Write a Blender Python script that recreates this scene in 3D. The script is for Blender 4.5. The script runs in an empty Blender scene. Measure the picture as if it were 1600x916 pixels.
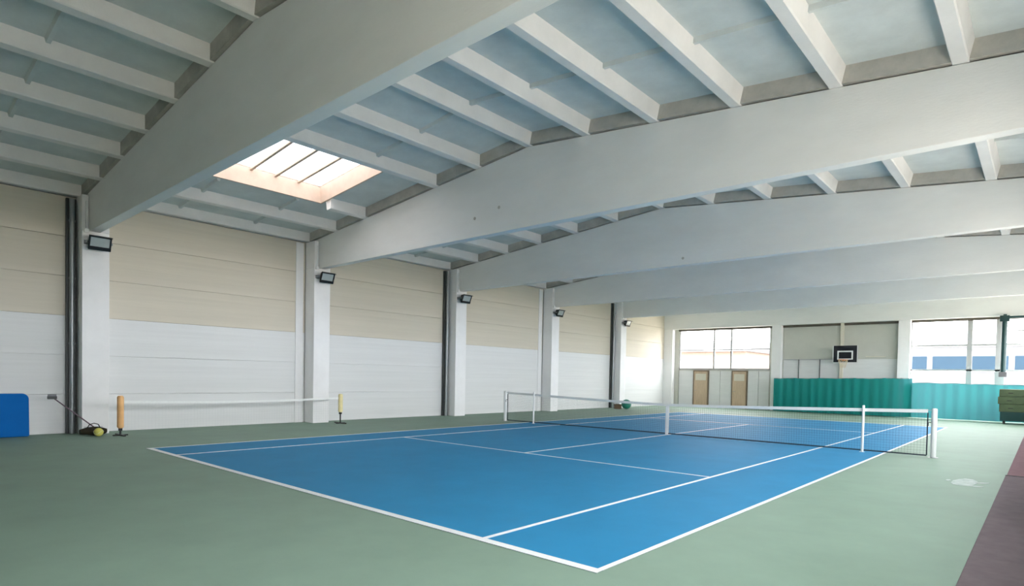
import bpy, bmesh, math, random
from mathutils import Vector, Matrix
random.seed(4)
sc = bpy.context.scene
COL = sc.collection

# ------------------------------------------------------------------ camera
CAM = Vector((2.7221, -4.147, 1.6133))
ya, pi_, ro = -0.7281, -0.025, 0.0191
fw = Vector((math.sin(ya) * math.cos(pi_), math.cos(ya) * math.cos(pi_), math.sin(pi_)))
rt = Vector((math.cos(ya), -math.sin(ya), 0)); up = rt.cross(fw)
r2 = rt * math.cos(ro) + up * math.sin(ro); u2 = -rt * math.sin(ro) + up * math.cos(ro)
cd = bpy.data.cameras.new('camera'); cam = bpy.data.objects.new('camera', cd); COL.objects.link(cam)
m3 = Matrix((r2, u2, -fw)).transposed()
cam.matrix_world = Matrix.Translation(CAM) @ m3.to_4x4()
cd.sensor_width = 36; cd.lens = 934.64 / 1600 * 36
cd.shift_y = (612.25 - 458) / 1600
cd.clip_start = 0.05; cd.clip_end = 500
sc.camera = cam

# ------------------------------------------------------------------ world, exposure
W = bpy.data.worlds.new('overcast_sky'); sc.world = W; W.use_nodes = True
bg = W.node_tree.nodes['Background']
bg.inputs[0].default_value = (0.97, 0.975, 1.0, 1); bg.inputs[1].default_value = 4.0
vs = sc.view_settings
vs.view_transform = 'Standard'; vs.look = 'None'; vs.gamma = 1; vs.use_curve_mapping = False
vs.exposure = 2.15
sc.cycles.use_denoising = True
sc.cycles.max_bounces = 14; sc.cycles.diffuse_bounces = 8; sc.cycles.transparent_max_bounces = 24

def portal(x, y, z, sx, sy, direction):
    """daylight portal that guides the sky's light through a window opening (gives off no light itself)"""
    l = bpy.data.lights.new('daylight_portal', 'AREA'); l.shape = 'RECTANGLE'; l.size = sx; l.size_y = sy
    l.cycles.is_portal = True
    o = bpy.data.objects.new('daylight_portal', l); COL.objects.link(o); o.location = (x, y, z)
    o.rotation_euler = Vector(direction).to_track_quat('-Z', 'Z').to_euler()

# ------------------------------------------------------------------ helpers
def mat(name, col, rough=0.6, spec=0.3, noise=0.0, nscale=3.0, bump=0.0, bscale=60.0, metal=0.0, wear=None, stretch=(1, 1, 1)):
    m = bpy.data.materials.new(name); m.use_nodes = True
    nt = m.node_tree; b = nt.nodes['Principled BSDF']
    b.inputs['Base Color'].default_value = (*col, 1); b.inputs['Roughness'].default_value = rough
    b.inputs['Specular IOR Level'].default_value = spec; b.inputs['Metallic'].default_value = metal
    tc = nt.nodes.new('ShaderNodeTexCoord')
    mp = nt.nodes.new('ShaderNodeMapping'); nt.links.new(tc.outputs['Object'], mp.inputs['Vector'])
    mp.inputs['Scale'].default_value = stretch
    if noise:
        n = nt.nodes.new('ShaderNodeTexNoise'); n.inputs['Scale'].default_value = nscale
        n.inputs['Detail'].default_value = 6; n.inputs['Roughness'].default_value = 0.65
        nt.links.new(mp.outputs[0], n.inputs['Vector'])
        r = nt.nodes.new('ShaderNodeValToRGB')
        r.color_ramp.elements[0].position = 0.3; r.color_ramp.elements[1].position = 0.7
        w = wear or tuple(c * (1 - noise) for c in col)
        r.color_ramp.elements[0].color = (*w, 1)
        r.color_ramp.elements[1].color = (*[min(1, c * (1 + noise * .4)) for c in col], 1)
        nt.links.new(n.outputs['Fac'], r.inputs[0]); nt.links.new(r.outputs[0], b.inputs['Base Color'])
    if bump:
        n2 = nt.nodes.new('ShaderNodeTexNoise'); n2.inputs['Scale'].default_value = bscale; n2.inputs['Detail'].default_value = 4
        nt.links.new(mp.outputs[0], n2.inputs['Vector'])
        bp = nt.nodes.new('ShaderNodeBump'); bp.inputs['Strength'].default_value = bump; bp.inputs['Distance'].default_value = 0.01
        nt.links.new(n2.outputs['Fac'], bp.inputs['Height']); nt.links.new(bp.outputs[0], b.inputs['Normal'])
    return m

def glass_mat(name, tint=(1, 1, 1), refl=0.06):
    m = bpy.data.materials.new(name); m.use_nodes = True; nt = m.node_tree; nt.nodes.clear()
    o = nt.nodes.new('ShaderNodeOutputMaterial'); mx = nt.nodes.new('ShaderNodeMixShader')
    t = nt.nodes.new('ShaderNodeBsdfTransparent'); t.inputs[0].default_value = (*tint, 1)
    g = nt.nodes.new('ShaderNodeBsdfGlossy'); g.inputs['Roughness'].default_value = 0.03
    mx.inputs[0].default_value = refl
    nt.links.new(t.outputs[0], mx.inputs[1]); nt.links.new(g.outputs[0], mx.inputs[2]); nt.links.new(mx.outputs[0], o.inputs[0])
    return m

def translucent_mat(name, col, tcol, fac):
    m = bpy.data.materials.new(name); m.use_nodes = True; nt = m.node_tree; nt.nodes.clear()
    o = nt.nodes.new('ShaderNodeOutputMaterial'); mx = nt.nodes.new('ShaderNodeMixShader'); mx.inputs[0].default_value = fac
    d = nt.nodes.new('ShaderNodeBsdfDiffuse'); d.inputs[0].default_value = (*col, 1)
    t = nt.nodes.new('ShaderNodeBsdfTranslucent'); t.inputs[0].default_value = (*tcol, 1)
    tc = nt.nodes.new('ShaderNodeTexCoord'); n = nt.nodes.new('ShaderNodeTexNoise'); n.inputs['Scale'].default_value = 120
    nt.links.new(tc.outputs['Object'], n.inputs['Vector'])
    bp = nt.nodes.new('ShaderNodeBump'); bp.inputs['Strength'].default_value = 0.1; nt.links.new(n.outputs['Fac'], bp.inputs['Height'])
    nt.links.new(bp.outputs[0], d.inputs['Normal'])
    nt.links.new(d.outputs[0], mx.inputs[1]); nt.links.new(t.outputs[0], mx.inputs[2]); nt.links.new(mx.outputs[0], o.inputs[0])
    return m

M = {}
M['concrete'] = mat('white_painted_concrete', (0.80, 0.80, 0.785), 0.75, 0.2, 0.08, 0.9, 0.25, 40, stretch=(0.35, 1, 1))
M['column'] = mat('white_painted_column', (0.84, 0.835, 0.835), 0.6, 0.3, 0.05, 1.5, 0.15, 50)
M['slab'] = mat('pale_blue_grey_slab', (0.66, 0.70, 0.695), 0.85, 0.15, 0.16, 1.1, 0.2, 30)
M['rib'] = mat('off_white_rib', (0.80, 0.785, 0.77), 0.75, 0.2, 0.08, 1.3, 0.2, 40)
M['endrib'] = mat('weathered_rib', (0.50, 0.48, 0.44), 0.85, 0.15, 0.25, 2.0)
M['wallup'] = mat('shade_toned_wall_panel', (0.635, 0.585, 0.49), 0.6, 0.2, 0.06, 1.2, 0.12, 30, stretch=(1, 0.15, 6))  # white panel with the dim warm light of the upper wall in its colour
M['nearwall'] = mat('grey_green_wall', (0.27, 0.31, 0.28), 0.7, 0.3, 0.06, 1.2, 0.12, 30)
M['wall'] = mat('white_wall_panel', (0.71, 0.715, 0.71), 0.55, 0.25, 0.06, 1.2, 0.12, 30, stretch=(1, 0.15, 6))
M['joint'] = mat('panel_joint_grey', (0.68, 0.68, 0.66), 0.8, 0.2, 0.1)
M['green'] = mat('green_acrylic_floor', (0.218, 0.312, 0.245), 0.6, 0.2, 0.10, 0.9, 0.18, 220)
M['blue'] = mat('blue_acrylic_court', (0.026, 0.222, 0.430), 0.65, 0.12, 0.09, 1.1, 0.15, 220)
M['line'] = mat('white_line_paint', (0.78, 0.80, 0.80), 0.5, 0.3, 0.05, 6)
M['paintmark'] = mat('worn_white_floor_paint', (0.44, 0.49, 0.48), 0.7, 0.2, 0.3, 9, wear=(0.26, 0.34, 0.30))
M['carpet'] = mat('mauve_brown_carpet', (0.185, 0.152, 0.162), 0.95, 0.1, 0.14, 5, 0.4, 300)
M['carpet2'] = mat('rose_brown_carpet', (0.25, 0.155, 0.17), 0.95, 0.1, 0.14, 5, 0.4, 300)
M['rubber'] = mat('black_rubber', (0.02, 0.02, 0.022), 0.6, 0.3, 0.1)
M['black'] = mat('black_painted_metal', (0.012, 0.012, 0.013), 0.4, 0.4, 0.1)
M['pipe'] = mat('galvanised_grey_pipe', (0.30, 0.32, 0.33), 0.35, 0.5, 0.12, 4, metal=0.5)
M['darkpipe'] = mat('dark_grey_trunking', (0.05, 0.055, 0.055), 0.5, 0.4, 0.12, 4)
M['white'] = mat('white_enamel', (0.80, 0.81, 0.81), 0.35, 0.5, 0.03, 5)
M['frame'] = mat('grey_window_frame', (0.42, 0.43, 0.43), 0.45, 0.4, 0.06, 5)
M['whiteframe'] = mat('white_window_frame', (0.72, 0.73, 0.73), 0.45, 0.4, 0.04, 5)
M['tape'] = mat('white_webbing', (0.80, 0.81, 0.80), 0.8, 0.2, 0.05, 20, 0.2, 200)
M['netcord'] = mat('dark_net_cord', (0.03, 0.045, 0.06), 0.8, 0.2, 0.1)
M['palecord'] = mat('pale_net_cord', (0.55, 0.56, 0.58), 0.8, 0.2, 0.1)
M['orange'] = mat('orange_foam_pad', (0.82, 0.48, 0.22), 0.7, 0.2, 0.10, 6)
M['yellow'] = mat('pale_yellow_foam_pad', (0.80, 0.70, 0.38), 0.7, 0.2, 0.10, 6)
M['mat'] = mat('blue_vinyl', (0.003, 0.125, 0.43), 0.7, 0.1, 0.06, 3, 0.1, 120)
M['matedge'] = mat('pale_vinyl_piping', (0.45, 0.55, 0.66), 0.5, 0.3, 0.06, 5)
M['bag'] = mat('dark_canvas', (0.035, 0.030, 0.018), 0.85, 0.2, 0.2, 12, 0.3, 150)
M['ball'] = mat('yellow_felt', (0.62, 0.58, 0.15), 0.95, 0.1, 0.1, 30, 0.4, 300)
M['greenball'] = mat('green_rubber', (0.010, 0.18, 0.125), 0.35, 0.5, 0.06, 6)
M['carton'] = mat('brown_cardboard', (0.20, 0.14, 0.09), 0.9, 0.1, 0.1, 10)
M['handle'] = mat('purple_brown_handle', (0.16, 0.11, 0.14), 0.5, 0.3, 0.1)
M['bristle'] = mat('grey_bristle', (0.20, 0.20, 0.22), 0.9, 0.1, 0.2, 30)
M['wood'] = mat('tan_timber', (0.58, 0.44, 0.31), 0.55, 0.3, 0.18, 3, 0.1, 40, stretch=(6, 1, 0.6))
M['wooddark'] = mat('dark_timber_edge', (0.22, 0.16, 0.11), 0.6, 0.3, 0.15, 4)
M['cream'] = mat('cream_enamel', (0.68, 0.64, 0.54), 0.5, 0.3, 0.05, 5)
M['gable'] = mat('beige_gable_panel', (0.54, 0.54, 0.49), 0.6, 0.3, 0.06, 1.2, 0.1, 30)
M['board'] = mat('black_backboard', (0.012, 0.013, 0.018), 0.4, 0.4, 0.08, 4)
M['rim'] = mat('orange_steel_rim', (0.55, 0.16, 0.04), 0.4, 0.4, 0.08, 8)
M['cord'] = mat('tan_cord', (0.62, 0.52, 0.38), 0.9, 0.1, 0.1, 20)
M['darkgreen'] = mat('dark_green_steel', (0.010, 0.045, 0.045), 0.45, 0.4, 0.1, 5)
M['olive'] = mat('olive_vinyl', (0.075, 0.105, 0.055), 0.6, 0.3, 0.2, 4, 0.1, 80)
M['shaft'] = mat('peach_timber_lining', (0.66, 0.51, 0.41), 0.6, 0.3, 0.12, 3, 0.1, 40)
M['lens'] = mat('floodlight_glass', (0.45, 0.50, 0.50), 0.12, 0.7, 0.06, 8)
M['glass'] = glass_mat('clear_glass')
M['milky'] = glass_mat('weathered_skylight_glass', (0.50, 0.50, 0.50))
M['tinted'] = glass_mat('tinted_lower_glass', (0.86, 0.86, 0.86))
M['frosted'] = translucent_mat('frosted_glazing', (0.75, 0.77, 0.80), (0.85, 0.86, 0.88), 0.6)
M['curtain'] = translucent_mat('green_curtain_fabric', (0.022, 0.30, 0.275), (0.072, 0.180, 0.225), 0.30)
M['asphalt'] = mat('pale_sandy_paving', (0.52, 0.475, 0.40), 0.9, 0.1, 0.15, 2)
M['render_pink'] = mat('peach_render', (0.20, 0.150, 0.125), 0.9, 0.1, 0.08, 2)
M['roof_grey'] = mat('grey_roof_sheet', (0.14, 0.14, 0.145), 0.8, 0.2, 0.1, 2)
M['clad_blue'] = mat('blue_grey_cladding', (0.15, 0.16, 0.18), 0.6, 0.3, 0.1, 1)
M['blueglass'] = mat('dark_blue_glazing', (0.012, 0.032, 0.055), 0.35, 0.2, 0.1, 1)

class MB:
    """collects boxes, tubes and sheets; build() links them as one mesh object"""
    def __init__(self): self.v = []; self.f = []; self.mi = []; self.cur = 0
    def add(self, vs, fs):
        b = len(self.v); self.v += [tuple(x) for x in vs]
        for f in fs: self.f.append(tuple(b + i for i in f)); self.mi.append(self.cur)
        return self
    def box(self, x0, x1, y0, y1, z0, z1):
        x0, x1 = sorted((x0, x1)); y0, y1 = sorted((y0, y1)); z0, z1 = sorted((z0, z1))
        return self.add([(x0,y0,z0),(x1,y0,z0),(x1,y1,z0),(x0,y1,z0),(x0,y0,z1),(x1,y0,z1),(x1,y1,z1),(x0,y1,z1)],
                 [(0,3,2,1),(4,5,6,7),(0,1,5,4),(1,2,6,5),(2,3,7,6),(3,0,4,7)])
    def tube(self, pts, r, n=8, caps=True):
        pts = [Vector(p) for p in pts]; rs = r if isinstance(r, (list, tuple)) else [r] * len(pts)
        rings = []; prev = None
        for i, p in enumerate(pts):
            d = (pts[min(i+1, len(pts)-1)] - pts[max(i-1, 0)]).normalized()
            a = d.cross(Vector((0,0,1)) if abs(d.z) < .9 else Vector((1,0,0))).normalized()
            if prev is not None:
                a = (prev - d * prev.dot(d)).normalized()
            prev = a; b = d.cross(a)
            rings.append([p + (a * math.cos(2*math.pi*k/n) + b * math.sin(2*math.pi*k/n)) * rs[i] for k in range(n)])
        vs = [q for rg in rings for q in rg]; fs = []
        for i in range(len(pts) - 1):
            for k in range(n):
                fs.append((i*n+k, i*n+(k+1) % n, (i+1)*n+(k+1) % n, (i+1)*n+k))
        if caps:
            fs.append(tuple(range(n))[::-1]); fs.append(tuple((len(pts)-1)*n + k for k in range(n)))
        return self.add(vs, fs)
    def lathe(self, c, prof, n=20):
        vs = []; fs = []
        for (r, z) in prof:
            for k in range(n):
                vs.append((c[0] + r*math.cos(2*math.pi*k/n), c[1] + r*math.sin(2*math.pi*k/n), c[2] + z))
        for i in range(len(prof) - 1):
            for k in range(n):
                fs.append((i*n+k, i*n+(k+1) % n, (i+1)*n+(k+1) % n, (i+1)*n+k))
        fs.append(tuple(range(n))[::-1]); fs.append(tuple((len(prof)-1)*n + k for k in range(n)))
        return self.add(vs, fs)
    def prism(self, poly, axis, a, b):
        """polygon in the plane across `axis`, extruded from a to b"""
        def P(q, t):
            return {'y': (q[0], t, q[1]), 'x': (t, q[0], q[1]), 'z': (q[0], q[1], t)}[axis]
        n = len(poly)
        vs = [P(q, a) for q in poly] + [P(q, b) for q in poly]
        fs = [tuple(range(n))[::-1], tuple(range(n, 2*n))] + [(i, (i+1) % n, n+(i+1) % n, n+i) for i in range(n)]
        return self.add(vs, fs)
    def mesh(self, name, mats, bevel=0, smooth=False):
        me = bpy.data.meshes.new(name); me.from_pydata(self.v, [], self.f)
        mats = mats if isinstance(mats, (list, tuple)) else [mats]
        for m in mats: me.materials.append(M[m])
        for p, i in zip(me.polygons, self.mi): p.material_index = i
        bm = bmesh.new(); bm.from_mesh(me); bmesh.ops.recalc_face_normals(bm, faces=bm.faces)
        if bevel:
            es = [e for e in bm.edges if len(e.link_faces) == 2 and e.calc_face_angle(0) > 0.6]
            bmesh.ops.bevel(bm, geom=es, offset=bevel, segments=2, profile=0.6, affect='EDGES')
        if smooth:
            for f in bm.faces: f.smooth = True
            for e in bm.edges:
                if len(e.link_faces) == 2 and e.calc_face_angle(0) > 0.7: e.smooth = False
        bm.to_mesh(me); bm.free(); return me
    def build(self, name, mats, parent=None, bevel=0, smooth=False):
        return link(name, self.mesh(name, mats, bevel, smooth), parent)

def link(name, me, parent=None):
    o = bpy.data.objects.new(name, me); COL.objects.link(o)
    if parent: o.parent = parent
    return o
def tag(o, label=None, cat=None, group=None, kind=None):
    if label: o['label'] = label
    if cat: o['category'] = cat
    if group: o['group'] = group
    if kind: o['kind'] = kind
    return o
def empty(name, loc=(0, 0, 0), rot=(0, 0, 0)):
    o = bpy.data.objects.new(name, None); COL.objects.link(o); o.location = loc; o.rotation_euler = rot
    o.empty_display_size = 0.1
    return o
def bx(name, m, parent, x0, x1, y0, y1, z0, z1, bevel=0):
    return MB().box(x0, x1, y0, y1, z0, z1).build(name, m, parent, bevel)
def sheet_curtain(x0, x1, y, z0, z1, pleat, amp, seed, z1b=None, turn=None):
    """pleated cloth with real thickness"""
    rnd = random.Random(seed); n = int((x1 - x0) / pleat * 6); pts = []
    ph = 0
    for i in range(n + 1):
        t = i / n; ph += 2 * math.pi / 6 * (0.75 + 0.5 * rnd.random())
        pts.append((x0 + (x1 - x0) * t, y + amp * math.sin(ph) * (0.6 + 0.4 * rnd.random())))
    if turn: pts = turn + pts
    nz = 7; N = len(pts); mb = MB(); vs = []; fs = []
    for i, (px, py) in enumerate(pts):
        t = i / (N - 1); top = z1 + ((z1b if z1b is not None else z1) - z1) * t
        sag = 0.02 * math.sin(t * math.pi * 9)
        for j in range(nz + 1):
            u = j / nz
            yy = y + (py - y) * (1 - 0.45 * u) if abs(py - y) <= amp * 1.01 else py
            vs.append((px, yy, z0 + (top - sag - z0) * u))
    for i in range(N - 1):
        for j in range(nz):
            a = i*(nz+1)+j; b = a + nz + 1
            fs.append((a, b, b+1, a+1))
    mb.add(vs, fs); return mb

# ------------------------------------------------------------------ dimensions (metres; origin = court corner)
S = 6.17
F = {k: 0.04 + S * k for k in range(-2, 6)}         # frame lines: F[0] is the first column in view
RX, RZ, SL = -6.05, 6.75, 0.095                     # ridge and roof slope
HALF = 9.36
XL, XR = RX - HALF, RX + HALF                       # -15.41 / 3.31
ANG = math.atan(SL); PW = 1.56
ZB = 4.97                                           # beam soffit
YN, YE = F[-2] - 0.25, 30.85                        # inner faces of gable walls
def ztop(x): return RZ - SL * abs(x - RX)

# ------------------------------------------------------------------ outside ground
g = bx('ground', 'asphalt', None, -140, 120, -60, 170, -0.6, -0.3)
tag(g, 'pale sandy paving outside the hall', 'ground', kind='structure')

# ------------------------------------------------------------------ floor with court
fl = bx('floor', 'green', None, XL - .25, XR + .25, YN - .25, YE + .25, -0.3, 0.0)
tag(fl, 'green acrylic hall floor around the blue court', 'floor', kind='structure')
court = bx('court_surface', 'blue', fl, -10.97, 0, 0, 23.77, -0.02, 0.003)
tag(court, 'blue acrylic tennis court surface')
LZ0, LZ1 = 0.0, 0.0065
def line(name, x0, x1, y0, y1): bx(name, 'line', court, x0, x1, y0, y1, LZ0, LZ1)
line('baseline', -10.97, 0, 0, 0.10); line('baseline', -10.97, 0, 23.67, 23.77)
line('doubles_sideline', -0.055, 0.0, 0.10, 23.67); line('doubles_sideline', -10.97, -10.915, 0.10, 23.67)
line('singles_sideline', -1.42, -1.365, 0.10, 23.67); line('singles_sideline', -9.605, -9.55, 0.10, 23.67)
line('service_line', -9.55, -1.42, 5.46, 5.51); line('service_line', -9.55, -1.42, 18.26, 18.31)
line('centre_service_line', -5.51, -5.46, 5.51, 18.26)
mk = MB()
def blob(pts): mk.prism(pts, 'z', 0.0, 0.003)
blob([(1.60,8.05),(1.66,7.85),(1.76,7.80),(1.86,7.86),(1.90,8.02),(1.93,8.28),(1.92,8.55),(1.84,8.76),(1.74,8.80),(1.66,8.62),(1.60,8.38)])
blob([(1.90,8.30),(2.00,8.34),(2.07,8.42),(2.08,8.52),(1.98,8.48),(1.90,8.44)])
blob([(1.86,7.86),(1.95,7.84),(2.03,7.90),(2.04,8.00),(1.95,7.98),(1.89,8.00)])
blob([(1.50,8.28),(1.55,8.22),(1.58,8.34),(1.55,8.46),(1.51,8.42)])
o = mk.build('floor_marking', 'paintmark', fl); tag(o, 'worn white painted mark on the green floor')

# ------------------------------------------------------------------ walls
wl = MB().box(XL - .35, XL - .02, YN - .25, YE + .25, 0, 5.84)
wl.box(XL - .35, XL - .12, YN - .25, YE + .25, 5.84, 6.3)
wl = wl.build('wall_left', 'joint'); tag(wl, 'long white panelled wall behind the row of columns', 'wall', kind='structure')
NP = 6; ph = 5.83 / NP
panel_me = MB().box(-0.03, 0.055, 0.30, S - 0.30, 0.003, ph - 0.003).mesh('wall_panel', 'wall', 0.004)
panel_up = MB().box(-0.03, 0.055, 0.30, S - 0.30, 0.003, ph - 0.003).mesh('wall_panel', 'wallup', 0.004)  # shaded copy of the same panel, for the upper rows
for k in range(-2, 5):
    for j in range(NP):
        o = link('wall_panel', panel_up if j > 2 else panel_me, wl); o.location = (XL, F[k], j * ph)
for k in (1, 3):                                     # pale cover strip on the wall beside the second and fourth column
    bx('cover_strip', 'column', wl, XL + .05, XL + .075, F[k] - .62, F[k] - .36, 0, 5.8, .004)

# right wall: parapet, head and piers around windows; rear bay solid, dimming first beam
WZ0, WZ1 = 2.25, 4.5
wr = MB(); wr.box(XR, XR + .3, YN - .25, YE + .25, 0, WZ0); wr.box(XR, XR + .3, YN - .25, YE + .25, WZ1, 6.3)
for k in range(-2, 6):
    wr.box(XR, XR + .3, max(F[k] - .4, YN - .25), min(F[k] + .4, YE + .25) if k > -2 else F[-1] - .4, WZ0, WZ1)
wr = wr.build('wall_right', 'wall'); tag(wr, 'white side wall with a band of windows', 'wall', kind='structure')
nwin = 0
def window(label, mk_frame, panes, fmat='whiteframe', gmat='glass'):
    global nwin; nwin += 1
    e = empty('window_%d' % nwin); tag(e, label, 'window', kind='structure')
    mk_frame.build('window_frame', fmat, e)
    for p in panes: bx('pane', gmat, e, *p)
    return e
for k in range(-1, 5):
    y0, y1 = F[k] + .4, min(F[k+1] - .4, YE - .1)
    fr = MB(); x0, x1 = XR + .10, XR + .18
    fr.box(x0, x1, y0, y1, WZ0, WZ0 + .06); fr.box(x0, x1, y0, y1, WZ1 - .06, WZ1)
    ys = [y0 + (y1 - y0) * i / 4 for i in range(5)]
    for i, y in enumerate(ys):
        yy = min(max(y, y0 + .03), y1 - .03); fr.box(x0, x1, yy - .03, yy + .03, WZ0 + .06, WZ1 - .06)
    window('white framed side window in the right wall', fr, [(XR + .13, XR + .14, ys[i] + .02, ys[i+1] - .02, WZ0 + .05, WZ1 - .05) for i in range(4)])['group'] = 'side windows in the right wall'
    portal(XR + .32, (y0 + y1) / 2, (WZ0 + WZ1) / 2, y1 - y0, WZ1 - WZ0, (-1, 0, 0))

# unseen near gable wall, coloured dark to dim the first beam
def gable_poly(z0): return [(XL - .3, z0), (XR + .3, z0), (XR + .3, ztop(XR) + .3), (RX, RZ + .3), (XL - .3, ztop(XL) + .3)]
wn = MB().prism(gable_poly(0), 'y', YN - .25, YN)  .build('wall_near', 'nearwall'); tag(wn, 'plain grey green gable wall behind the viewpoint', 'wall', kind='structure')

# far gable wall: upper gable, solid middle bay, glazed outer bays
GZ = 4.75
GC = [-8.53, -2.52]                                  # gable columns
wf = MB().prism(gable_poly(GZ), 'y', YE, YE + .25)
wf.box(XL - .3, -14.5, YE, YE + .25, 0, GZ); wf.box(-8.95, GC[1] + .22, YE, YE + .25, 0, GZ)
wf.box(-14.5, -8.95, YE + .05, YE + .25, 0, 2.25); wf.box(3.2, XR + .3, YE, YE + .25, 0, GZ); wf.box(-2.3, 3.2, YE, YE + .25, 0, 0.12)
wf = wf.build('wall_far', 'gable'); tag(wf, 'gable wall at the end of the hall with basketball hoop', 'wall', kind='structure')
for (a, b) in ((-8.22, -5.36), (-5.24, -2.80)):
    for (z0, z1) in ((0.01, 1.2), (1.215, 2.86), (2.875, GZ - .02)):
        bx('wall_panel', 'wall' if z1 < 2.9 else 'gable', wf, a, b, YE - .04, YE + .02, z0, z1, .006)
for (a, b) in ((-14.46, -13.53), (-12.50, -11.83), (-11.81, -11.14), (-10.17, -9.58), (-9.56, -8.97)):
    bx('wall_panel', 'wall', wf, a, b, YE + .0, YE + .06, 0.02, 2.20, .006)

# dark brown strips set under the end beam
M['dark_strip'] = mat('dark_brown_strip', (0.12, 0.105, 0.085), 0.8, 0.2, 0.15, 4)
for n_, (q0, q1, yy, l_) in enumerate(((-14.5, GC[0] - .26, YE - .10, 'dark strip above the window over the doors'), (GC[0] + .26, GC[1] - .26, YE - .12, 'dark strip above the basketball hoop'), (GC[1] + .26, 3.2, YE - .10, 'dark strip above the tall end window'))):
    tag(bx('dark_strip_%d' % (n_ + 1), 'dark_strip', None, q0, q1, yy, yy + .08, GZ - .12, GZ), l_, 'dark_strip', kind='structure')
# windows of the far wall
x0, x1, z0, z1 = -14.5, -8.95, 2.25, GZ
fr = MB(); a, b = YE + .04, YE + .12
fr.box(x0, x1, a, b, z0, z0 + .10); fr.box(x0, x1, a, b, z1 - .06, z1); fr.box(x0, x0 + .07, a, b, z0, z1); fr.box(x1 - .07, x1, a, b, z0, z1)
for x in (-12.26, -11.21): fr.box(x - .045, x + .045, a, b, z0 + .1, z1 - .06)
fr.box(x0 + .07, x1 - .07, a + .01, b - .01, 3.44, 3.49)
xs = [x0 + .05, -12.29, -11.18, x1 - .05]; pn = []
for i in range(3):
    q0 = xs[i] + .05; q1 = xs[i+1] - .05 if i < 2 else xs[i+1]
    pn += [(q0, q1, YE + .075, YE + .085, z0 + .08, 3.45), (q0, q1, YE + .075, YE + .085, 3.48, z1 - .05)]
window('wide end window above two tan doors, with two mullions', fr, pn, 'frame')
portal((x0 + x1) / 2, YE + .27, (z0 + z1) / 2, x1 - x0, z1 - z0, (0, -1, 0))
x0, x1, z0, z1 = -2.3, 3.2, 0.12, GZ
fr = MB()
fr.box(x0, x1, a, b, z0, z0 + .08); fr.box(x0, x1, a, b, z1 - .06, z1); fr.box(x0, x0 + .07, a, b, z0, z1); fr.box(x1 - .07, x1, a, b, z0, z1)
fr.box(-.08, .12, a, b, z0, z1); fr.box(.97, 1.30, a, b, z0, z1)
fr.box(x0, x1, a + .01, b - .01, 3.46, 3.53); fr.box(x0, x1, a, b, 2.28, 2.36)
fr.box(1.30, x1, a, b, 4.08, 4.14)
window('tall end window above the bright teal curtain', fr, [(q0, q1, YE + .075, YE + .085, w0, w1) for q0, q1 in ((-2.25, -.06), (.10, .99), (1.28, 3.15)) for w0, w1 in ((2.35, 3.47), (3.52, 4.70))], 'frame')
tag(bx('lower_pane', 'tinted', bpy.data.objects['window_%d' % nwin], -2.25, 3.15, YE + .07, YE + .09, 0.18, 2.30), 'pale tinted lower glazing')
portal((x0 + x1) / 2, YE + .27, (z0 + z1) / 2, x1 - x0, z1 - z0, (0, -1, 0))

# two timber doors under the left end window
for n, (q0, q1, zt, lab) in enumerate(((-13.50, -12.53, 2.22, 'tan timber door beside the corner, with a light upper panel'), (-11.11, -10.20, 2.22, 'tan timber door between two pairs of white panels'))):
    e = empty('door_%d' % (n + 1), (q0, YE, 0)); tag(e, lab, 'door', kind='structure'); w = q1 - q0
    bx('door_leaf', 'wood', e, .05, w - .05, -.03, .045, .01, zt - .05, .004)
    bx('door_frame', 'wooddark', e, w - .06, w, -.05, .045, .0, zt); bx('door_frame', 'wooddark', e, 0, .05, -.05, .045, .0, zt); bx('door_frame', 'wooddark', e, .05, w - .06, -.05, .045, zt - .06, zt)
    bx('upper_panel', 'cream', e, .14, w - .16, -.04, -.028, 1.62, 2.02, .003)
    h = MB().tube([(.12, -.035, 1.0), (.12, -.09, 1.0), (.24, -.09, 1.0)], .011, 8); h.build('door_handle', 'pipe', e, smooth=True)

# ------------------------------------------------------------------ columns
def column(name, x0, x1, y0, y1, label, fork=None, group=None):
    """fork: the two cheeks that clasp the beam end"""
    mb = MB().box(x0, x1, y0, y1, 0, ZB if fork else GZ)
    if fork:
        zt = ztop(x0 if x0 < RX else x1) - .03
        mb.box(x0, x1, y0, fork[0] - .005, ZB, zt); mb.box(x0, x1, fork[1] + .005, y1, ZB, zt)
    o = mb.build(name, 'column', None, .012); tag(o, label, 'column', group, 'structure'); return o
CW = 0.285
lab = {-1: 'white column further along the panelled wall, past the blue gym mat', 0: 'white column between blue gym mat and orange net post', 1: 'white column beside the pale yellow net post',
       2: 'white column with dark pipe between pale yellow post and court net', 3: 'white column behind the far end of the court net, no pipe',
       4: 'white column with dark pipe beside the green ball', 5: 'white corner column beside the end window'}
for k in range(-1, 6):
    y = F[k]
    if k == 5: column('column', XL + .02, -14.78, 30.5, YE, lab[k])
    else:
        column('column', XL + .02 + .04, -14.8, y - CW, y + CW, lab[k], (y - .14, y + .09))
for k in range(-1, 5):
    column('column', 2.70, XR - .0, F[k] - CW, F[k] + CW, 'white column between the side windows of the right wall', (F[k] - .14, F[k] + .09), 'columns along the right wall')
column('column', GC[0] - .25, GC[0] + .25, 30.5, YE, 'white end column left of the basketball hoop, at the curtain end')
column('column', GC[1] - .25, GC[1] + .25, 30.5, YE, 'white end column between basketball hoop and tall end window')

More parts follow.
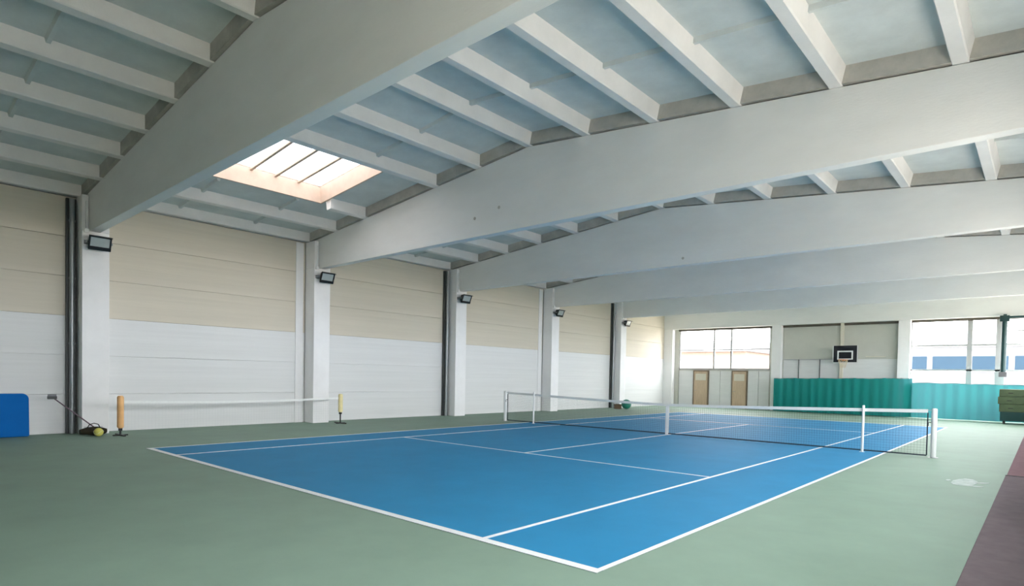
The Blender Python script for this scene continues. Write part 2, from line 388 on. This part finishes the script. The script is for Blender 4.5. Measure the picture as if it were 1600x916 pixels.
# grey drain pipes in dark trunking beside columns 1, 3, 5
for k, l in ((0, 'grey drain pipe in dark trunking beside the blue mat'), (2, 'grey drain pipe in dark trunking beside the middle column'), (4, 'grey drain pipe in dark trunking near the green ball')):
    e = empty('drain_pipe', (XL + .06, F[k] - CW - .02, 0)); tag(e, l, 'pipe')
    bx('trunking', 'darkpipe', e, 0, .10, -.20, 0.0, 0, 5.78)
    MB().tube([(.16, -.10, 0), (.16, -.10, 5.76)], .055, 12).build('pipe', 'pipe', e, smooth=True)
    for z in (.6, 2.2, 3.8, 5.2):
        MB().lathe((.16, -.10, z), [(.062, 0), (.066, .005), (.066, .045), (.062, .05)], 12).build('pipe_clip', 'pipe', e)

# ------------------------------------------------------------------ roof beams
def beam(y0, y1, zb, label):
    pts = [(XL + .03, zb), (XR - .03, zb), (XR - .03, ztop(XR - .03) - .004), (RX, RZ - .004), (XL + .03, ztop(XL + .03) - .004)]
    o = MB().prism(pts, 'y', y0, y1).build('roof_beam', 'concrete', None, .012)
    tag(o, label, 'beam', kind='structure'); return o
bl = {-1: 'white gable-shaped concrete beam behind the viewpoint', 0: 'white concrete roof beam over the column beside the blue mat, next to the skylight',
      1: 'white concrete roof beam over the column beside the pale yellow post', 2: 'white concrete roof beam over the middle column with dark pipe',
      3: 'white concrete roof beam over the column behind the court net', 4: 'white concrete roof beam over the column beside the green ball'}
for k in range(-1, 5):
    o = beam(F[k] - .14, F[k] + .09, ZB, bl[k])
    for (x, z) in {1: ((-7.70, 5.42), (-6.9, 5.55)), 2: ((-5.30, 5.17),)}.get(k, ()):
        q = MB().tube([(x, F[k] - .146, z), (x, F[k] - .135, z)], .04, 10).build('lifting_anchor', 'endrib', o)
beam(30.46, 30.84, GZ, 'white concrete end beam above basketball hoop and end windows')

# ------------------------------------------------------------------ ceiling: ribbed roof slabs
L = S - .012; RD = 0.28
HX0, HX1, HY0, HY1 = 3.28, 6.60, 1.52, 4.88            # skylight opening: distance down the slope, along the hall
ce = MB()
def skin(sx, x0, x1, y0, y1):
    def P(u, y, z): return (RX + sx * u * math.cos(ANG) + sx * z * math.sin(ANG), y, RZ - u * math.sin(ANG) + z * math.cos(ANG))
    vs = [P(u, y, z) for z in (RD + .075, RD + .12) for (u, y) in ((x0, y0), (x1, y0), (x1, y1), (x0, y1))]
    ce.add(vs, [(0,3,2,1),(4,5,6,7),(0,1,5,4),(1,2,6,5),(2,3,7,6),(3,0,4,7)])
YA, YB = F[-2] - .3, F[5] + .2; UM = HALF / math.cos(ANG) + .3
skin(1, -.02, UM, YA, YB)
skin(-1, -.02, HX0, YA, YB); skin(-1, HX1, UM, YA, YB); skin(-1, HX0, HX1, YA, HY0); skin(-1, HX0, HX1, HY1, YB)
ce = ce.build('ceiling', 'roof_grey'); tag(ce, 'ribbed white concrete roof over the hall', 'ceiling', kind='structure')
CY = (L * .325, L * .665)
def slab_mesh(holes=None):
    mb = MB(); w = PW - .004
    mb.box(0, w, 0, L, RD, RD + .07)
    for c in CY:                                       # shallow cross ribs
        mb.prism([(c - .05, RD), (c + .05, RD), (c + .03, RD - .07), (c - .03, RD - .07)], 'x', .06, w - .06)
    mb.cur = 1
    mb.box(.06, w - .06, .0, .19, 0.02, RD); mb.box(.06, w - .06, L - .19, L, 0.02, RD)
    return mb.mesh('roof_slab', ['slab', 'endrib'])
def rib_mesh(y0=0, y1=L):
    mb = MB(); mb.prism([(-.13, RD + .01), (.13, RD + .01), (.10, .02), (.085, 0), (-.085, 0), (-.10, .02)], 'y', y0, y1)
    return mb.mesh('rib', 'rib', 0)
SM, RM = slab_mesh(), rib_mesh()
def slab_obj(me, sx, i, k):
    u = i * PW; ox = RX + sx * u * math.cos(ANG); oz = RZ - u * math.sin(ANG)
    o = link('roof_slab', me, ce)
    if sx > 0: o.location = (ox, F[k] + .006, oz); o.rotation_euler = (0, ANG, 0)
    else: o.location = (ox, F[k] + .006 + L, oz); o.rotation_euler = (0, ANG, math.pi)
    return o
def rib_obj(parent, x, me=None):
    r = link('rib', me or RM, parent); r.location = (x, 0, 0); return r
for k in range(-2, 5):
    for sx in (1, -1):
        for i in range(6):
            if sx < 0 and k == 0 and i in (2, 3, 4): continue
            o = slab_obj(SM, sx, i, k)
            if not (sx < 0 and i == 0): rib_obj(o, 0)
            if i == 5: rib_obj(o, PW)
# wide slab with the skylight opening (three panel widths); local y runs from F[1] back towards F[0]
mb = MB(); w = 3 * PW - .004; h0, h1 = HX0 - 2*PW, HX1 - 2*PW; yt = F[0] + .006 + L
j0, j1 = yt - HY1, yt - HY0
mb.box(0, h0, 0, L, RD, RD + .07); mb.box(h1, w, 0, L, RD, RD + .07); mb.box(h0, h1, 0, j0, RD, RD + .07); mb.box(h0, h1, j1, L, RD, RD + .07)
for c in CY: mb.prism([(c - .05, RD), (c + .05, RD), (c + .03, RD - .07), (c - .03, RD - .07)], 'x', h1 + .08, w - .06)
mb.cur = 1; mb.box(.06, w - .06, 0, .19, .02, RD); mb.box(.06, w - .06, L - .19, L, .02, RD)
o = slab_obj(mb.mesh('roof_slab', ['slab', 'endrib']), -1, 2, 0); rib_obj(o, 0)
rib_obj(o, 2*PW, rib_mesh(0, j0)); rib_obj(o, 2*PW, rib_mesh(j1, L))
# ---- skylight
sk = empty('skylight', (RX - 2*PW*math.cos(ANG), yt, RZ - 2*PW*math.sin(ANG)), (0, ANG, math.pi))
tag(sk, 'square roof skylight with five panes and a peach timber shaft', 'skylight', kind='structure')
s0, s1 = RD - .03, RD + .46; T = .05
bx('shaft_board', 'shaft', sk, h0, h0 + T, j0, j1, s0, s1); bx('shaft_board', 'shaft', sk, h1 - T, h1, j0, j1, s0, s1)
bx('shaft_board', 'shaft', sk, h0 + T, h1 - T, j0, j0 + T, s0, s1); bx('shaft_board', 'shaft', sk, h0 + T, h1 - T, j1 - T, j1, s0, s1)
npn = 5
for i in range(npn):
    a0 = j0 + T + (j1 - j0 - 2*T) * i / npn; a1 = j0 + T + (j1 - j0 - 2*T) * (i + 1) / npn
    bx('pane', 'milky', sk, h0 + T, h1 - T, a0, a1, s1 - .04, s1 - .03)
    if i: bx('glazing_bar', 'shaft', sk, h0 + T, h1 - T, a0 - .035, a0 + .035, s1 - .09, s1 - .045)
pc = sk.matrix_basis @ Vector(((h0 + h1) / 2, (j0 + j1) / 2, s1 + .02))
portal(pc.x, pc.y, pc.z, h1 - h0 - .1, j1 - j0 - .1, (-math.sin(ANG) * -1 * -1, 0, -math.cos(ANG)))

# ------------------------------------------------------------------ floodlights on the columns
fl_lab = {0: 'black floodlight on the column beside the blue mat', 1: 'black floodlight on the column beside the pale yellow post', 2: 'black floodlight on the middle column with dark pipe',
          3: 'black floodlight on the column behind the court net', 4: 'black floodlight on the column beside the green ball'}
def floodlight(k):
    e = empty('floodlight', (-14.8, F[k] + .02, 4.66)); tag(e, fl_lab[k], 'floodlight', 'floodlights on the wall columns')
    tilt = 0.42; ct, st = math.cos(tilt), math.sin(tilt)
    def X(mb):
        mb.v = [(.20 + x*ct + z*st, y, .03 + -x*st + z*ct) for (x, y, z) in mb.v]; return mb
    h = MB()                                            # tapered finned housing
    h.add([(-.13,-.15,-.10),(-.13,.15,-.10),(-.13,.15,.10),(-.13,-.15,.10),(.06,-.23,-.165),(.06,.23,-.165),(.06,.23,.165),(.06,-.23,.165)],
          [(0,1,2,3),(4,7,6,5),(0,4,5,1),(1,5,6,2),(2,6,7,3),(3,7,4,0)])
    for i in range(5):
        y = -.10 + .05 * i; h.box(-.17, -.12, y - .008, y + .008, -.08, .08)
    body = X(h).build('housing', 'black', e, .006)
    b = MB(); b.box(.06, .095, -.235, .235, -.17, -.085); b.box(.06, .085, -.235, .235, .135, .17); b.box(.06, .085, -.235, -.20, -.125, .135); b.box(.06, .085, .20, .235, -.125, .135)
    X(b).build('bezel', 'black', e)
    X(MB().box(.062, .07, -.20, .20, -.085, .135)).build('lens', 'lens', e)
    X(MB().box(.06, .15, -.235, .235, .17, .18)).build('visor', 'black', e)
    br = MB(); br.box(.0, .015, -.27, .27, -.02, .08); br.box(.0, .24, -.272, -.250, .0, .05); br.box(.0, .24, .250, .272, .0, .05)
    br.build('bracket', 'pipe', e)
    c = empty('electrical_conduit', (-14.8, F[k] + .02, 4.66)); tag(c, fl_lab[k].replace('black floodlight on', 'white conduit and junction box high on'), 'conduit', 'conduits above the floodlights')
    bx('junction_box', 'white', c, 0, .06, -.27, -.17, .26, .36, .008)
    MB().tube([(.025, -.22, .36), (.025, -.22, 1.02)], .024, 8).build('conduit', 'white', c, smooth=True)
for k in range(5): floodlight(k)

# ------------------------------------------------------------------ court net
NY = 11.885; PXR, PXL = 0.914, -11.884
net = empty('tennis_net', (-5.485, NY, 0)); tag(net, 'full width tennis net with white top band across the blue court', 'net')
def netz(x):                                            # world x -> top height
    t = abs(x + 5.485) / 6.4; return 0.914 + (1.07 - .914) * t ** 1.25
def local(mb): mb.v = [(x + 5.485, y - NY, z) for (x, y, z) in mb.v]; return mb
for px in (PXR, PXL):
    p = local(MB().lathe((px, NY, 0), [(.055, 0), (.055, 1.06), (.05, 1.085), (.02, 1.09)], 16)).build('net_post', 'white', net, smooth=True)
    local(MB().lathe((px, NY, 0), [(.10, 0), (.10, .008), (.06, .012)], 16)).build('base_plate', 'pipe', p)
    s = 1 if px < -5 else -1
    local(MB().tube([(px + s*.055, NY, .78), (px + s*.10, NY, .78), (px + s*.10, NY - .07, .78), (px + s*.10, NY - .07, .70)], .010, 6)).build('crank', 'black', p)
def band(z_of, h, th, x0, x1, n):
    mb = MB(); vs = []; fs = []
    for i in range(n + 1):
        x = x0 + (x1 - x0) * i / n; z = z_of(x)
        vs += [(x, NY - th, z - h), (x, NY + th, z - h), (x, NY + th, z), (x, NY - th, z)]
    for i in range(n):
        a = 4*i; b = a + 4
        for q in range(4): fs.append((a + q, b + q, b + (q+1) % 4, a + (q+1) % 4))
    fs.append((0,1,2,3)); fs.append((4*n+3, 4*n+2, 4*n+1, 4*n)); mb.add(vs, fs); return mb
NX0, NX1 = PXL + .12, PXR - .12
local(band(netz, .075, .012, NX0, NX1, 40)).build('top_band', 'tape', net)
local(band(lambda x: .06, .03, .006, NX0, NX1, 10)).build('bottom_band', 'netcord', net)
cs = MB(); cs.box(-5.53, -5.44, NY - .018, NY - .013, .0, .92); cs.box(-5.53, -5.44, NY + .013, NY + .018, .0, .92); cs.box(-5.53, -5.44, NY - .018, NY + .018, .915, .922)
local(cs).build('centre_strap', 'tape', net)
for xx in (NX0, NX1): local(MB().box(xx - .012, xx + .012, NY - .008, NY + .008, .05, netz(xx) - .07)).build('side_band', 'netcord', net)
cb = MB(); cb.tube([(PXL, NY, 1.05), (NX0, NY, netz(NX0) - .02)], .008, 6); local(cb).build('headline_cable', 'pipe', net)
cb = MB(); cb.tube([(PXR, NY, 1.05), (NX1, NY, netz(NX1) - .02)], .008, 6); local(cb).build('headline_cable', 'pipe', net)
nm = MB(); t = .0009; n = 212
for i in range(1, n):
    x = NX0 + (NX1 - NX0) * i / n; nm.box(x - t, x + t, NY - t, NY + t, .05, netz(x) - .06)
for j in range(16):
    zz = .08 + .058 * j
    mbb = band(lambda x, zz=zz: zz * (netz(x) - .06) / (.95), 2*t, t, NX0, NX1, 24); nm.add(mbb.v, mbb.f)
o = local(nm).build('net_mesh', 'netcord', net); o['kind'] = 'stuff'
for px, l in ((-.456, 'white singles stick holding up the net near the bright curtain side'), (-10.514, 'white singles stick holding up the net near the column wall')):
    e = empty('singles_stick', (px, NY - .04, 0)); tag(e, l, 'net stick', 'singles sticks under the net')
    MB().lathe((0, 0, 0), [(.028, 0), (.028, 1.09), (.02, 1.10)], 12).build('stick', 'white', e, smooth=True)
    MB().lathe((0, 0, 0), [(.06, 0), (.06, .006), (.03, .01)], 12).build('foot', 'white', e)

# ------------------------------------------------------------------ small practice net by the wall
A = Vector((-14.02, 0.36, 0)); B = Vector((-14.25, 6.58, 0)); D = (B - A).normalized(); Nn = Vector((-D.y, D.x, 0))
def foampost(p, m, label, z0, z1):
    e = empty('net_stand', p, (0, 0, math.atan2(D.y, D.x))); tag(e, label, 'net stand')
    MB().tube([(0, 0, .03), (0, 0, .95)], .022, 8).build('pole', 'black', e, smooth=True)
    ft = MB(); ft.box(-.025, .025, -.30, .30, 0, .035); ft.box(-.16, .16, -.025, .025, 0, .03); ft.build('foot', 'black', e, .004)
    MB().lathe((0, 0, 0), [(.045, z0), (.072, z0 + .03), (.072, z1 - .04), (.05, z1)], 14).build('foam_pad', m, e, smooth=True)
    bx('clamp', 'rubber', e, -.035, .035, -.035, .035, z0 - .06, z0, .005)
foampost(A, 'orange', 'orange foam padded net stand beside the black bag', .18, .97)
foampost(B, 'yellow', 'pale yellow foam padded net stand beside a white column', .36, .95)
pn_ = empty('practice_net', A); tag(pn_, 'low white practice net band stretched along the panelled wall', 'net')
Ln = (B - A).length
def alongnet(u, off, z): return (D.x*u + Nn.x*off, D.y*u + Nn.y*off, z)
def strip(z_of, h, th, n):
    mb = MB(); vs = []; fs = []
    for i in range(n + 1):
        u = .08 + (Ln - .16) * i / n; z = z_of(u)
        vs += [alongnet(u, -th, z - h), alongnet(u, th, z - h), alongnet(u, th, z), alongnet(u, -th, z)]
    for i in range(n):
        a = 4*i; b = a + 4
        for q in range(4): fs.append((a + q, b + q, b + (q+1) % 4, a + (q+1) % 4))
    fs.append((0,1,2,3)); fs.append((4*n+3, 4*n+2, 4*n+1, 4*n)); mb.add(vs, fs); return mb
zt = lambda u: .85 - .05 * math.sin(math.pi * u / Ln)
strip(zt, .06, .006, 24).build('top_band', 'tape', pn_)
nm = MB(); t = .0007
for i in range(0, 79):
    u = .08 + (Ln - .16) * i / 78; c = alongnet(u, 0, 0); nm.box(c[0] - t, c[0] + t, c[1] - t, c[1] + t, .12, zt(u) - .05)
for j in range(9):
    q = strip(lambda u, j=j: .12 + (zt(u) - .18) * j / 9, 2*t, t, 12); nm.add(q.v, q.f)
o = nm.build('net_mesh', 'palecord', pn_); o['kind'] = 'stuff'

# ------------------------------------------------------------------ blue gym mat standing against the wall
def rrect(w, h, r, n=6):
    pts = []
    for cx, cy, a0 in ((w - r, h - r, 0), (r, h - r, 90), (r, r * .25, 180), (w - r, r * .25, 270)):
        rr = r if cy > h/2 else r * .25
        for i in range(n + 1):
            a = math.radians(a0 + 90 * i / n); pts.append((cx + (r if cy > h/2 else rr) * math.cos(a) if cy > h/2 else (w - rr if cx > w/2 else rr) + rr * math.cos(a), cy + rr * math.sin(a)))
    return pts
gm = empty('gym_mat', (-15.06, -3.25, 0.0)); gm.rotation_euler = (0, -.06, 0); tag(gm, 'blue vinyl gym mat with rounded corner standing against the white wall', 'gym mat')
MB().prism(rrect(2.02, 1.0, .13), 'x', 0, .11).build('mat_body', 'mat', gm, .012)
o = MB().prism(rrect(2.02, 1.0, .13), 'x', 0, .02)
o.v = [(x - .012, (y - 1.01) * 1.012 + 1.01, z * 1.012) for x, y, z in o.v]; o.build('piping', 'matedge', gm)

# ------------------------------------------------------------------ bag, ball and broom at the first column
e = empty('sports_bag', (-14.42, -.10, 0)); tag(e, 'dark canvas sports bag on the floor at the column foot', 'bag')
mb = MB(); n = 16; prof = []
vs = []; fs = []; NR = 9
for i in range(NR):
    t = i / (NR - 1); y = -.27 + .54 * t; s = math.sin(math.pi * (0.12 + .76 * t)) ** .5
    for q in range(n):
        a = 2 * math.pi * q / n; x = .13 * s * math.cos(a); z = .105 + .10 * s * math.sin(a)
        vs.append((x * (1 + .08 * math.sin(5 * t)), y, max(.002, z + .012 * math.sin(7 * t + q))))
for i in range(NR - 1):
    for q in range(n): fs.append((i*n+q, i*n+(q+1) % n, (i+1)*n+(q+1) % n, (i+1)*n+q))
fs.append(tuple(range(n))); fs.append(tuple((NR-1)*n + q for q in range(n)))
mb.add(vs, fs); mb.build('bag_body', 'bag', e, smooth=True)
MB().tube([(.03, -.13, .19), (.05, -.09, .27), (.05, .0, .30), (.05, .09, .27), (.03, .13, .19)], .011, 6).build('carry_strap', 'rubber', e, smooth=True)
bx('zip', 'pipe', e, -.008, .008, -.19, .19, .203, .212)
def sphere(mb, c, r, n=20, m=12):
    return mb.lathe(c, [(max(.001, r * math.sin(math.pi * i / m)), -r * math.cos(math.pi * i / m)) for i in range(m + 1)], n)
b = empty('yellow_ball', (-14.14, -.06, .0)); tag(b, 'yellow felt ball lying against the dark bag', 'ball')
sphere(MB(), (0, 0, .10), .10).build('felt', 'ball', b, smooth=True)
seam = [(.1015 * math.cos(a) * math.cos(.45 * math.sin(2*a)), .1015 * math.sin(a) * math.cos(.45 * math.sin(2*a)), .10 + .1015 * math.sin(.45 * math.sin(2*a))) for a in [2 * math.pi * i / 40 for i in range(41)]]
MB().tube(seam, .0025, 5, False).build('seam', 'line', b)
P0, P1 = Vector((-14.52, .13, .02)), Vector((-14.70, -.82, .90))
e = empty('floor_broom', P0); tag(e, 'floor broom with purple brown handle leaning beside the drain pipe', 'broom')
MB().tube([(0, 0, 0), tuple(P1 - P0)], .014, 8).build('handle', 'handle', e, smooth=True)
d = (P1 - P0).normalized(); c = P1 - P0
hb = MB(); hb.box(c.x - .03, c.x + .03, c.y - .12, c.y + .06, c.z - .02, c.z + .05); hb.build('broom_head', 'darkpipe', e, .008)
hb = MB(); hb.box(c.x - .025, c.x + .025, c.y - .11, c.y + .05, c.z + .05, c.z + .09); hb.build('bristles', 'bristle', e)

# ------------------------------------------------------------------ green ball and carton by the fifth column
b = empty('exercise_ball', (-13.95, 23.75, 0)); tag(b, 'large green rubber exercise ball at the foot of a column', 'ball')
sphere(MB(), (0, 0, .26), .26, 28, 18).build('ball_skin', 'greenball', b, smooth=True)
for z in (.14, .20, .26, .32, .38):
    r = math.sqrt(.26**2 - (z - .26)**2)
    MB().lathe((0, 0, z), [(r - .004, -.006), (r + .004, 0), (r - .004, .006)], 28).build('ridge', 'greenball', b, smooth=True)
MB().lathe((0, 0, .512), [(.014, 0), (.014, .010), (.008, .012)], 10).build('valve', 'white', b)
e = empty('carton', (-14.35, 23.55, 0)); e.rotation_euler = (0, 0, .3); tag(e, 'small brown cardboard carton between dark pipe and green ball', 'box')
cb = MB(); cb.box(-.17, .17, -.12, .12, 0, .012); cb.box(-.17, .17, -.12, -.112, .012, .2); cb.box(-.17, .17, .112, .12, .012, .2); cb.box(-.17, -.162, -.112, .112, .012, .2); cb.box(.162, .17, -.112, .112, .012, .2)
cb.build('carton_body', 'carton', e)
for s in (-1, 1):
    f = MB(); f.add([(-.17, s*.12, .2), (.17, s*.12, .2), (.17, s*.20, .24), (-.17, s*.20, .24), (-.17, s*.12, .206), (.17, s*.12, .206), (.17, s*.20, .246), (-.17, s*.20, .246)],
                    [(0,1,2,3),(4,7,6,5),(0,4,5,1),(1,5,6,2),(2,6,7,3),(3,7,4,0)]); f.build('flap', 'carton', e)

# ------------------------------------------------------------------ carpet runners on the right
def runner(y0, y1, x0, m, label):
    o = empty('carpet_runner', (x0, y0, 0)); tag(o, label, 'carpet')
    bx('pile', m, o, 0, XR - .03 - x0 if False else 2.68 - x0, 0, y1 - y0, 0, .018, .006)
    bx('edge_binding', 'rubber', o, 0, 2.68 - x0, y1 - y0 - .05, y1 - y0 + .01, 0, .024)
runner(-8.5, 9.72, 2.235, 'carpet', 'mauve brown carpet runner beside the court')
runner(9.80, 22.5, 2.25, 'carpet2', 'rose brown carpet runner beyond the dark seam')

# ------------------------------------------------------------------ curtains on the end wall
e = empty('sports_curtain', (-5.4, 30.05, 0)); tag(e, 'dark green curtain hanging under the basketball hoop', 'curtain')
mb = sheet_curtain(-8.42, -2.06, 30.05, .03, 1.80, .42, .040, 3, 1.90, turn=[(-8.58, 30.42), (-8.52, 30.25)])
mb.v = [(x + 5.4, y - 30.05, z) for x, y, z in mb.v]; mb.build('cloth', 'curtain', e, smooth=True)
MB().tube([(-3.02, 0, 1.80), (3.22, 0, 1.90)], .010, 6).build('wire', 'pipe', e)
for x, z in ((-3.02, 1.80), (2.88, 1.89)): bx('wire_bracket', 'pipe', e, x - .02, x + .02, -.01, .46, z - .02, z + .02)
e = empty('sports_curtain', (.2, 30.15, 0)); tag(e, 'bright teal curtain hanging in front of the tall end window', 'curtain')
mb = sheet_curtain(-2.30, 2.62, 30.17, .03, 1.70, .42, .045, 8, 1.66)
mb.v = [(x - .2, y - 30.15, z) for x, y, z in mb.v]; mb.build('cloth', 'curtain', e, smooth=True)
MB().tube([(-2.34, 0, 1.70), (2.50, 0, 1.66)], .010, 6).build('wire', 'pipe', e)
bx('wire_bracket', 'pipe', e, -2.58, -2.54, -.01, .36, 1.68, 1.72)

# ------------------------------------------------------------------ basketball hoop
e = empty('basketball_hoop', (-4.94, 29.86, 2.64)); tag(e, 'black basketball backboard with orange rim on the end wall', 'basketball hoop')
bw, bh = 1.14, .88
bx('backboard', 'board', e, -bw/2, bw/2, 0, .03, 0, bh, .006)
bd = MB()
bd.box(-bw/2, -bw/2 + .035, -.004, 0, 0, bh); bd.box(bw/2 - .035, bw/2, -.004, 0, 0, bh); bd.box(-bw/2, bw/2, -.004, 0, 0, .035)
bd.build('border_stripe', 'whiteframe', e)
sq = MB(); q0, q1, r0, r1, tt = -.36, .36, .17, .62, .07
sq.box(q0, q1, -.004, 0, r1 - tt, r1); sq.box(q0, q0 + tt, -.004, 0, r0, r1 - tt); sq.box(q1 - tt, q1, -.004, 0, r0, r1 - tt); sq.box(q0 + tt, q1 - tt, -.004, 0, r0, r0 + .05)
sq.build('target_square', 'whiteframe', e)
ring = [(.225 * math.cos(2*math.pi*i/28), -.38 + .225 * math.sin(2*math.pi*i/28), .15) for i in range(29)]
MB().tube(ring, .012, 8, False).build('rim', 'rim', e, smooth=True)
bx('rim_bracket', 'rim', e, -.08, .08, -.16, 0, .10, .16, .004)
hn = MB()
for i in range(12):
    for sgn in (1, -1):
        pts = []
        for j in range(5):
            a = 2*math.pi*(i/12 + sgn * j * .035); r = .22 - .028 * j; pts.append((r*math.cos(a), -.38 + r*math.sin(a), .14 - .10 * j))
        hn.tube(pts, .006, 4)
o = hn.build('hoop_net', 'cord', e)
ar = MB()
for ax in (-.42, -.24):
    for az in (.25, .60): ar.box(ax, ax + .05, .03, .76, az, az + .05)
ar.box(-.50, -.10, .76, .80, .20, .70)
ar.build('support_arm', 'cream', e)
e = empty('hoop_post', (-5.30, YE - .14, 0)); tag(e, 'cream upright post on the end wall behind the backboard', 'post')
bx('upright', 'cream', e, -.08, .08, -.02, .09, 0, GZ, .006); bx('foot_plate', 'pipe', e, -.12, .12, -.08, .09, 0, .012)
e = empty('pipe_frame', (-6.8, YE - .10, 0)); tag(e, 'thin grey pipe frame against the end wall left of the backboard', 'frame')
MB().tube([(-1.40, 0, 2.86), (1.36, 0, 2.86)], .022, 8).build('rail', 'frame', e, smooth=True)
for x in (-.60, .46): MB().tube([(x, 0, 0), (x, 0, 2.86)], .024, 8).build('upright', 'darkpipe', e, smooth=True)
e = empty('wall_rail', (-3.75, YE - .08, 2.98)); tag(e, 'short cream rail on the end wall right of the backboard', 'rail')
MB().tube([(-.45, 0, 0), (.45, 0, 0)], .025, 8).build('bar', 'cream', e, smooth=True)
for x in (-.4, .4): bx('bracket', 'cream', e, x - .02, x + .02, 0, .045, -.02, .02)

# ------------------------------------------------------------------ hanging pole and mat trolley by the tall window
e = empty('hanging_pole', (1.28, 30.25, 2.02)); tag(e, 'dark green pole hanging in front of the tall end window', 'pole')
MB().tube([(0, 0, .18), (0, 0, 2.60)], .105, 14).build('pole', 'darkgreen', e, smooth=True)
bx('end_socket', 'roof_grey', e, -.14, .14, -.14, .14, 0, .22, .012)
bx('top_block', 'darkgreen', e, -.17, .17, -.15, .13, 2.46, 2.72, .015)
bx('mount_arm', 'darkgreen', e, -.06, .06, .13, .21, 2.55, 2.80)
bx('crossbar', 'darkgreen', e, .13, 1.9, -.05, .05, 2.60, 2.70)
e = empty('mat_trolley', (1.93, 29.05, 0)); tag(e, 'dark green mat trolley with castors under the olive mats', 'trolley')
bx('deck', 'darkgreen', e, -.62, .62, -.45, .45, .14, .52, .01)
for x in (-.5, .5):
    for y in (-.34, .34):
        c = MB().tube([(x - .03, y, .07), (x + .03, y, .07)], .07, 14).build('castor', 'rubber', e, smooth=True)
for x in (-.60, .60): MB().tube([(x, .42, .5), (x, .42, 1.25)], .02, 8).build('push_handle', 'darkgreen', e, smooth=True)
for i, l in enumerate(('olive vinyl mat, lowest of the stack on the trolley', 'olive vinyl mat in the middle of the trolley stack', 'olive vinyl mat on top of the trolley stack')):
    e = empty('stacked_mat', (1.93 + (.02, -.03, .01)[i], 29.02, .522 + i * .322)); tag(e, l, 'gym mat', 'olive mats on the trolley')
    bx('mat_body', 'olive', e, -.68, .68, -.40, .36, 0, .32, .03)
    for x in (-.3, .3): bx('carry_loop', 'rubber', e, x - .08, x + .08, -.415, -.395, .14, .17)

# ------------------------------------------------------------------ buildings outside the end windows
def building(name, label, x0, x1, y0, y1, h, wm, rm, rows, gm, ww, gap, pitched=False):
    e = empty(name, ((x0 + x1) / 2, y0, -.3)); tag(e, label, 'building'); w = (x1 - x0) / 2; d = y1 - y0
    bx('wall', wm, e, -w, w, 0, d, 0, h)
    if pitched:
        MB().prism([(-.6, h), (d + .6, h), (d / 2, h + 1.6)], 'x', -w - .4, w + .4).build('roof', rm, e)
    else: bx('roof', rm, e, -w - .2, w + .2, -.2, d + .2, h, h + .3)
    wmesh = MB().box(0, ww, -.06, .02, 0, 1.35).mesh('window', gm); fmesh = MB().box(-.06, ww + .06, -.10, 0, -.12, -.04).mesh('sill', 'whiteframe')
    n = int((2*w - gap) // (ww + gap))
    for z in rows:
        for i in range(n):
            o = link('window', wmesh, e); o.location = (-w + gap + i * (ww + gap), 0, z)
            s = link('sill', fmesh, o)
building('low_building', 'low peach rendered building seen through the left end window', -48, -22, 62, 72, 5.2, 'render_pink', 'roof_grey', (1.0,), 'blueglass', 1.5, 2.2, True)
building('office_building', 'blue grey office building seen through the tall end window', -9, 16, 66, 80, 5.5, 'clad_blue', 'roof_grey', (3.3,), 'blueglass', 2.6, .45)
